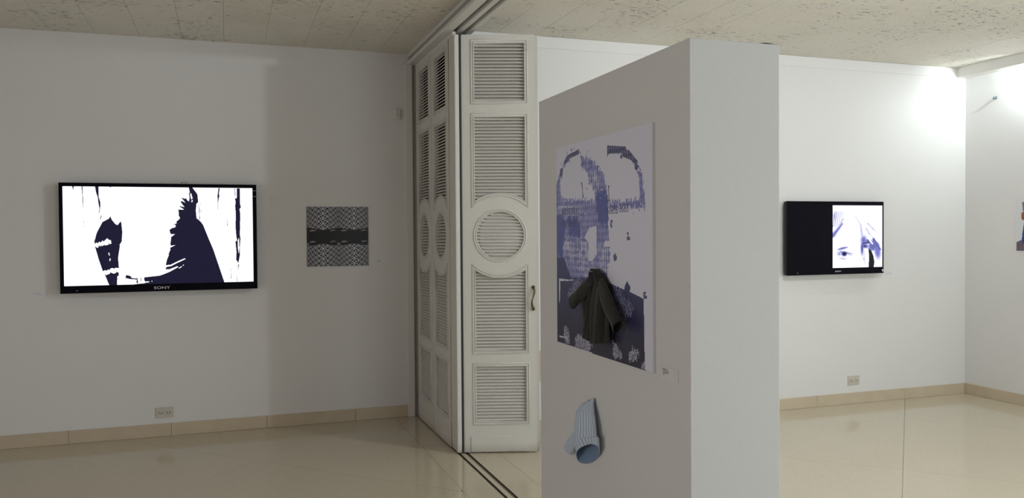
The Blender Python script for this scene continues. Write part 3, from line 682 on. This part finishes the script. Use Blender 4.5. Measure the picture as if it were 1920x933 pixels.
# ================================================================== PATTERN PRINT, LEFT WALL
T = (0.81, YL, 1.43)
pr = tag(empty('art_print', T), 'small square black and white mirrored scale pattern print on the left wall', 'picture')
rel(box_obj('board', (0.5765, YL-0.006, 1.207), (1.0435, YL, 1.6635), M_TVM, pr, 0.0005), T)
nu, nv = 300, 290
U, V = np.meshgrid((np.arange(nu)+0.5)/nu, (np.arange(nv)+0.5)/nv)
up_ = V > 0.5
d = np.minimum(np.abs(U-0.262), np.abs(U-0.765))/0.25
w = np.where(up_, V-0.683, 0.335-V)+0.055*d**1.5       # distance from the dark band, rows sweeping outwards
colw = (np.exp(1.05*d)-1)*2.9; row = w/0.084
ring = np.zeros(U.shape, bool)
for par in (0, 1):                                     # staggered fish-scale arcs in two interleaved lattices
    ci = np.round((colw-par)/2)*2+par; q = row-0.5*par; ri = np.round(q)
    dx_, dy_ = (colw-ci)*0.50, q-ri
    r_ = np.hypot(dx_, dy_*0.95)
    ring |= (r_ > 0.41) & (r_ < 0.53) & (dy_ < 0.12)
    ring |= (r_ > 0.20) & (r_ < 0.28) & (dy_ < 0.02) & (ci > 0)
    if par == 0:
        ro = np.hypot(dx_*1.7, dy_-0.02); ring |= (ro > 0.20) & (ro < 0.33) & (ci == 0)
fade = np.clip(1.0-0.35*d, 0.3, 1)[..., None]
g = lin((30, 28, 36))*(1-ring[..., None])+lin((205, 205, 215))*ring[..., None]*fade
band = (V < 0.622-0.02*np.cos(d*2.6)+0.012) & (V > 0.375+0.045*(d > 0.9)-0.03*d)
g[band] = lin((14, 12, 18))
for uu in (0.10, 0.43, 0.61, 0.94):
    sgn = 1 if uu in (0.10, 0.61) else -1
    for vv in (0.598, 0.410):
        k_ = inpoly(U, V, [(uu-0.05, vv-0.012), (uu+0.03*sgn, vv-0.004), (uu+0.05, vv+0.008), (uu-0.01, vv+0.018), (uu-0.05, vv+0.008)])
        g[k_] = lin((150, 146, 152))
rel(picture('print_face', (0.5765, YL-0.0066, 1.207), (0.467, 0, 0), (0, 0, 0.4565), nu, nv, g, M_PRINT, pr), T)

# ================================================================== PICTURE ON THE RIGHT WALL (cut by the frame)
T = (XR, 4.78, 1.49)
pr = tag(empty('art_print', T), 'white sheet with blue, red and dark plaid figure on the right wall', 'picture')
M_SHEET = simple('paper_sheet', (0.80, 0.80, 0.80), 0.5)
rel(box_obj('board', (XR-0.006, 4.50, 1.266), (XR, 5.062, 1.716), M_SHEET, pr, 0.0005), T)
nu, nv = 140, 112
ys = 5.062-(np.arange(nu)+0.5)/nu*0.562; zs = 1.266+(np.arange(nv)+0.5)/nv*0.45
Yg, Zg = np.meshgrid(ys, zs); img = np.tile(lin((222, 222, 226)), (nv, nu, 1))
plaid = 0.5+0.25*np.sign(np.sin(Yg*900))+0.25*np.sign(np.sin(Zg*420))
pl = blend(lin((46, 40, 52)), lin((140, 120, 140)), plaid)
k_ = inpoly(Yg, Zg, [(5.005, 1.672), (4.94, 1.69), (4.62, 1.69), (4.60, 1.52), (4.985, 1.50), (4.995, 1.60)]); img[k_] = pl[k_]
k_ = inpoly(Yg, Zg, [(5.010, 1.585), (4.98, 1.60), (4.90, 1.56), (4.70, 1.55), (4.72, 1.46), (4.98, 1.52), (5.008, 1.535)]); img[k_] = lin((150, 78, 66))
k_ = inpoly(Yg, Zg, [(4.985, 1.52), (4.90, 1.53), (4.66, 1.52), (4.60, 1.30), (5.012, 1.30), (5.0, 1.42)]); img[k_] = lin((22, 66, 140))
k_ = inpoly(Yg, Zg, [(5.052, 1.345), (5.01, 1.365), (4.99, 1.33), (4.58, 1.33), (4.58, 1.275), (5.052, 1.275)]); img[k_] = pl[k_]
rel(picture('print_face', (XR-0.0067, 5.062, 1.266), (0, -0.562, 0), (0, 0, 0.45), nu, nv, img, M_PRINT, pr), T)

# ================================================================== WALL LABELS
def wall_label(label, o, ax, w_, h_, lines, ink, tx=0.06):
    """ax 'y-': on a back wall facing -Y; 'x-': on the partition facing -X"""
    L = tag(empty('wall_label', o), label, 'label')
    def bb(nm, u0, u1, z0, z1, d0, d1, mt):
        if ax == 'y-': return box_obj(nm, (u0, -d1, z0), (u1, -d0, z1), mt, L)
        return box_obj(nm, (-d1, -u1, z0), (-d0, -u0, z1), mt, L)
    bb('card', -w_/2, w_/2, -h_/2, h_/2, 0, 0.003, M_LABEL)
    m = MB()
    for (u0, u1, z0) in lines:
        z_ = h_/2-z0; a_, b_ = -w_/2+u0, -w_/2+u1
        if ax == 'y-': m.box((a_, -0.0034, z_-0.0010), (b_, -0.003, z_+0.0010))
        else: m.box((-0.0034, -b_, z_-0.0010), (-0.003, -a_, z_+0.0010))
    m.build('text_lines', ink, L)
wall_label('white label card left of the large television', (-1.231, YL, 1.053), 'y-', 0.088, 0.036, [(0.006, 0.052, 0.009), (0.010, 0.070, 0.020)], M_INKL)
wall_label('white label card right of the black and white pattern print', (1.150, YL, 1.231), 'y-', 0.080, 0.042, [(0.004, 0.030, 0.010), (0.004, 0.026, 0.016)], M_INK)
wall_label('white label card right of the smaller television', (5.345, YR, 1.080), 'y-', 0.085, 0.034, [(0.008, 0.060, 0.009), (0.008, 0.070, 0.018)], M_INKL)
wall_label('white label card on the partition beside the blue print', (PX0, 2.2225, 1.0115), 'x-', 0.100, 0.040, [(0.005, 0.040, 0.007), (0.008, 0.044, 0.013), (0.010, 0.043, 0.0185), (0.010, 0.020, 0.024)], M_INK)

# ================================================================== OUTLETS, SENSOR, KNOB
def outlet(label, o, w_, h_, sockets):
    L = tag(empty('power_outlet', o), label, 'outlet')
    MB().box((-w_/2, -0.007, -h_/2), (w_/2, 0, h_/2), 0.003, 2).build('cover_plate', M_PLATE, L)
    for cx_ in sockets:
        m = MB(); m.box((cx_-0.021, -0.0095, -0.017), (cx_+0.021, -0.006, 0.017), 0.0015); s_ = m.build('socket', M_PLATE, L)
        m = MB()
        for dx_, dz_, a_, b_ in ((-0.010, 0.004, 0.0016, 0.005), (-0.010, -0.006, 0.0016, 0.004), (0.008, 0.004, 0.004, 0.0016), (0.012, -0.003, 0.0030, 0.0030), (0.000, -0.009, 0.0025, 0.0025)):
            m.box((cx_+dx_-a_, -0.0099, dz_-b_), (cx_+dx_+a_, -0.0093, dz_+b_))
        m.build('slots', M_HOLE, s_)
outlet('ivory double power outlet low on the left wall, above the skirting', (-0.442, YL, 0.173), 0.120, 0.076, (-0.027, 0.027))
outlet('ivory power outlet low on the right room back wall, under the smaller television', (4.958, YR, 0.195), 0.118, 0.078, (-0.028, 0.028))
L = tag(empty('wall_sensor', (1.281, YL, 2.392)), 'small white plastic sensor box high on the wall beside the door jamb', 'sensor')
MB().box((-0.026, -0.026, -0.042), (0.026, 0, 0.042), 0.008, 3).build('housing', M_TRIM, L)
m = MB(); m.tube([(-0.002, -0.0275, 0.026), (-0.002, -0.0255, 0.026)], 0.004, 10); m.build('lens', M_HOLE, L)
m = MB()
for z_ in (-0.018, -0.010, -0.002, 0.006): m.box((-0.016, -0.0268, z_), (0.016, -0.0258, z_+0.002))
m.build('grille', simple('grille_grey', (0.35, 0.34, 0.32), 0.6), L)
L = tag(empty('wall_bracket', (XR, 5.259, 2.570)), 'small grey metal stub fixing high on the bright right wall', 'bracket')
m = MB(); m.tube([(0, 0, 0), (-0.004, 0, 0)], 0.015, 16); m.build('base_plate', M_METAL, L)
m = MB(); m.tube([(-0.003, 0, 0), (-0.014, -0.001, -0.003), (-0.024, -0.003, -0.006)], [0.009, 0.009, 0.011], 12); m.build('stub', M_METAL, L)

# ================================================================== GARMENTS
def cloth_mat(name, c0, c1, rough=0.9):
    t = NT(name); p = t.pos(); t.base(t.mix(t.noise(p, 55, 5, 0.6), c0, c1)); t.set(Roughness=rough)
    t.bump(t.noise(p, 260, 3), 0.35, 0.002); t.b.inputs['Sheen Weight'].default_value = 0.15; return t.m
M_JACK = cloth_mat('charcoal_corduroy', (0.013, 0.014, 0.0135), (0.026, 0.028, 0.026))
M_LIN = cloth_mat('black_lining', (0.004, 0.004, 0.005), (0.008, 0.008, 0.009))
def solid(o, th=0.0016, off=0.0):
    md = o.modifiers.new('thickness', 'SOLIDIFY'); md.thickness = th; md.offset = off; return o
def sheet(name, rows, nx, fx, mat, parent, T, nz=26):
    """cloth sheet through rows (z, y_left, y_right); fx(t, s, y, z) gives the distance from the partition"""
    V_, F_ = [], []
    for i in range(nz+1):
        s_ = i/nz*(len(rows)-1); k = min(int(s_), len(rows)-2); f_ = s_-k; f_ = f_*f_*(3-2*f_)*0.5+f_*0.5
        zl, yl, zr, yr = [rows[k][q]+(rows[k+1][q]-rows[k][q])*f_ for q in range(4)]
        for j_ in range(nx+1):
            t_ = j_/nx; y_ = yl+(yr-yl)*t_; z_ = zl+(zr-zl)*t_
            V_.append((bx-fx(t_, i/nz, y_, z_)-T[0], y_-T[1], z_-T[2]))
    for i in range(nz):
        for j_ in range(nx):
            a_ = i*(nx+1)+j_; F_.append((a_, a_+1, a_+nx+2, a_+nx+1))
    return solid(new_mesh(name, V_, F_, mat, parent, True))
def outward(me):
    bm = bmesh.new(); bm.from_mesh(me); bmesh.ops.recalc_face_normals(bm, faces=list(bm.faces)); bm.to_mesh(me); bm.free()
def sleeve(name, pts, radii, depth, mat, parent, T, n=20, wr=0.0018, seed=0, ms=30, lining=None):
    """open-ended flattened tube; pts (x, y, z) centreline, radii in the plane, depth off the wall"""
    rnd = random.Random(seed); ph = [rnd.uniform(0, 6) for _ in range(4)]
    V_, F_ = [], []; K_ = len(pts)-1
    def P(q):
        k = min(int(q*K_), K_-1); f_ = q*K_-k; return Vector(pts[k]).lerp(Vector(pts[k+1]), f_), radii[k]+(radii[k+1]-radii[k])*f_, depth[k]+(depth[k+1]-depth[k])*f_
    for i in range(ms+1):
        q = i/ms; p, r, dp = P(q); t_ = (P(min(1, q+0.06))[0]-P(max(0, q-0.06))[0]).normalized()
        s_ = t_.cross(Vector((1, 0, 0))).normalized()
        for k in range(n):
            a_ = 2*PI*k/n
            w_ = 1+0.08*math.sin(3*a_+ph[0]+q*5)+0.05*math.sin(q*9+ph[1]+2*a_)+0.012*math.sin(q*31+ph[2]+3*a_)
            V_.append(p+s_*math.cos(a_)*r*w_+Vector((-1, 0, 0))*math.sin(a_)*dp*w_-Vector(T))
    for i in range(ms):
        for k in range(n):
            a_ = i*n+k; b_ = i*n+(k+1) % n; F_.append((a_, b_, b_+n, a_+n))
    F_.append(tuple(range(n))[::-1])
    o = new_mesh(name, V_, F_, mat, parent, True); outward(o.data); solid(o, 0.0018, -1)
    if lining:
        c_ = int(ms*0.90)*n
        new_mesh('lining', [V_[c_+k] for k in range(n)], [tuple(range(n))], lining, parent)
    return o
# --- jacket pinned over the print
T = (bx, 2.69, 1.18)
jk = tag(empty('toddler_jacket', T), 'tiny charcoal jacket with open front pinned onto the blue print', 'jacket')
sn = math.sin
sheet('back', [(1.300, 2.735, 1.303, 2.655), (1.255, 2.810, 1.262, 2.600), (1.185, 2.858, 1.18, 2.590), (1.115, 2.850, 1.115, 2.585), (1.072, 2.806, 1.075, 2.580)], 12,
      lambda t, s, y, z: 0.007+0.003*sn(9*t), M_LIN, jk, T)
sheet('front_left', [(1.300, 2.745, 1.300, 2.700), (1.255, 2.775, 1.255, 2.730), (1.20, 2.776, 1.20, 2.743), (1.13, 2.790, 1.13, 2.747), (1.063, 2.812, 1.052, 2.750)], 10,
      lambda t, s, y, z: 0.008+0.016*sn(PI*t)**0.6*(0.5+0.5*s)+0.003*sn(11*t+4*s)+0.010*s, M_JACK, jk, T)
sheet('front_right', [(1.300, 2.700, 1.300, 2.650), (1.255, 2.728, 1.262, 2.605), (1.20, 2.740, 1.20, 2.595), (1.13, 2.742, 1.13, 2.590), (1.044, 2.740, 1.066, 2.582)], 26,
      lambda t, s, y, z: 0.010+0.020*sn(PI*min(1, t*1.05))**0.5*(0.45+0.55*s)+0.006*sn(13*t+2*s)*(0.3+s)+0.008*s-0.016*math.exp(-((t-0.74)/0.07)**2)*min(1, 0.3+s), M_JACK, jk, T)
sleeve('sleeve', [(1.258, 2.740, 1.275), (1.256, 2.794, 1.243), (1.252, 2.846, 1.212), (1.248, 2.896, 1.180)], [0.020, 0.026, 0.026, 0.026], [0.012, 0.015, 0.015, 0.016], M_JACK, jk, T, seed=1, lining=M_LIN)
sleeve('sleeve', [(1.256, 2.650, 1.275), (1.252, 2.612, 1.232), (1.246, 2.560, 1.184), (1.238, 2.488, 1.132)], [0.020, 0.030, 0.031, 0.028], [0.012, 0.017, 0.018, 0.018], M_JACK, jk, T, seed=2, lining=M_LIN)
sheet('collar', [(1.319, 2.728, 1.319, 2.690), (1.304, 2.752, 1.305, 2.662), (1.280, 2.768, 1.284, 2.642), (1.252, 2.785, 1.258, 2.620)], 20,
      lambda t, s, y, z: 0.014+0.024*sn(PI*t)**0.6*(0.6+0.4*sn(PI*min(1, s+0.2)))-0.010*math.exp(-((t-0.5)/0.09)**2)+0.004*sn(17*t+3*s), M_JACK, jk, T, 14)
m = MB(); m.tube([(bx-0.008-T[0], 2.708-T[1], 1.309-T[2]), (bx-0.044-T[0], 2.708-T[1], 1.311-T[2])], 0.0025, 8); m.build('pin', M_METAL, jk)

# --- striped baby shirt pinned under the print
t = NT('blue_striped_cotton'); a = t.n('ShaderNodeAttribute', _attribute_name='stripe')
s_ = t.math('SINE', t.math('MULTIPLY', a.outputs['Fac'], 2*PI*13))
k = t.ramp(t.math('MULTIPLY_ADD', s_, 0.5, 0.5), [(0.35, (0, 0, 0)), (0.62, (1, 1, 1))])
t.base(t.mix(k, (0.38, 0.50, 0.68), (0.68, 0.75, 0.85))); t.set(Roughness=0.85); t.bump(t.noise(t.pos(), 240, 3), 0.3, 0.002)
M_STRIPE = t.m
M_SHIN = cloth_mat('shirt_inside_blue', (0.16, 0.26, 0.42), (0.22, 0.33, 0.50))
T = (PX0, 2.81, 0.70)
sh = tag(empty('striped_baby_shirt', T), 'pale blue striped baby shirt pinned low on the partition', 'shirt')
def tube_LR(name, rows, depth, parent, T, n=28, ms=34, base=0.004, rim=0.0):
    V_, F_, A_ = [], [], []
    K_ = len(rows)-1
    for i in range(ms+1):
        q = i/ms*K_; k = min(int(q), K_-1); f_ = q-k; f_ = f_*f_*(3-2*f_)*0.6+f_*0.4
        yl, zl, yr, zr = [rows[k][w_]+(rows[k+1][w_]-rows[k][w_])*f_ for w_ in range(4)]
        dp = depth[k]+(depth[k+1]-depth[k])*f_
        for j_ in range(n):
            a_ = 2*PI*j_/n; c_, s2 = math.cos(a_), math.sin(a_)
            wr = 1+0.10*math.sin(4*a_+i*0.10)+0.07*math.sin(i*0.33+3*a_)+0.02*math.sin(i*1.1+a_*5)
            y_ = (yl+yr)/2+(yl-yr)/2*c_; z_ = (zl+zr)/2+(zl-zr)/2*c_
            g_ = (max(0, i/ms-0.62)/0.38)**2*rim
            z_ += g_*s2
            V_.append((PX0-base-dp*(1+s2*wr)-T[0], y_-T[1], z_-T[2])); A_.append(abs(a_-PI)/PI+0.01*math.sin(i*0.4))
    for i in range(ms):
        for j_ in range(n):
            a_ = i*n+j_; b_ = i*n+(j_+1) % n; F_.append((a_, b_, b_+n, a_+n))
    F_.append(tuple(range(n))[::-1])
    o = new_mesh(name, V_, F_, M_STRIPE, parent, True); outward(o.data)
    at = o.data.attributes.new('stripe', 'FLOAT', 'POINT'); at.data.foreach_set('value', np.array(A_, np.float32))
    o.data.materials.append(M_SHIN); sm = solid(o, 0.0018, -1).modifiers[0]; sm.material_offset = 1
    return o, V_
tube_LR('body', [(2.806, 0.824, 2.766, 0.838), (2.850, 0.802, 2.752, 0.815), (2.876, 0.770, 2.735, 0.790), (2.874, 0.725, 2.712, 0.752), (2.878, 0.685, 2.700, 0.712), (2.884, 0.648, 2.684, 0.712), (2.868, 0.580, 2.684, 0.678)],
        [0.004, 0.014, 0.022, 0.027, 0.029, 0.028, 0.025], sh, T, rim=0.028)
tube_LR('sleeve', [(2.898, 0.696, 2.868, 0.650), (2.935, 0.672, 2.898, 0.632), (2.978, 0.638, 2.928, 0.606), (3.012, 0.604, 2.950, 0.580)], [0.010, 0.014, 0.016, 0.015], sh, T, n=20, ms=16)
m = MB(); m.tube([(-0.002, 2.783-T[1], 0.826-T[2]), (-0.022, 2.783-T[1], 0.827-T[2])], 0.0025, 8); m.build('pin', M_METAL, sh)

# ================================================================== LAMPS (outside the picture)
L = tag(empty('ceiling_lamp', (PEND[0], PEND[1], HC)), 'bare bulb holder on the right room ceiling, above the picture', 'lamp')
m = MB(); m.tube([(0, 0, 0), (0, 0, -0.010)], 0.045, 16); m.build('rose', M_TRIM, L)
m = MB(); m.tube([(0, 0, -0.010), (0, 0, -0.034)], 0.018, 12); m.build('lamp_holder', M_TRIM, L)
L = tag(empty('corner_lamp', (TUBE[0]+0.05, TUBE[1], 2.785)), 'short lamp fixed under the moulding at the right corner', 'lamp')
MB().box((-0.02, -0.25, -0.02), (0.02, 0.0, 0), 0.004).build('housing', M_METAL, L)
m = MB(); m.box((-0.082, -0.32, -0.022), (-0.077, 0.055, 0.0)); m.box((-0.082, -0.32, -0.003), (0.02, 0.04, 0.0)); m.build('light_shield', M_METAL, L)  # unseen lip added to keep the lamp's light off the ceiling
m = MB(); m.tube([(-0.03, -0.05, -0.012), (-0.045, -0.05, -0.03)], 0.006, 8); m.build('lamp_holder', M_METAL, L)
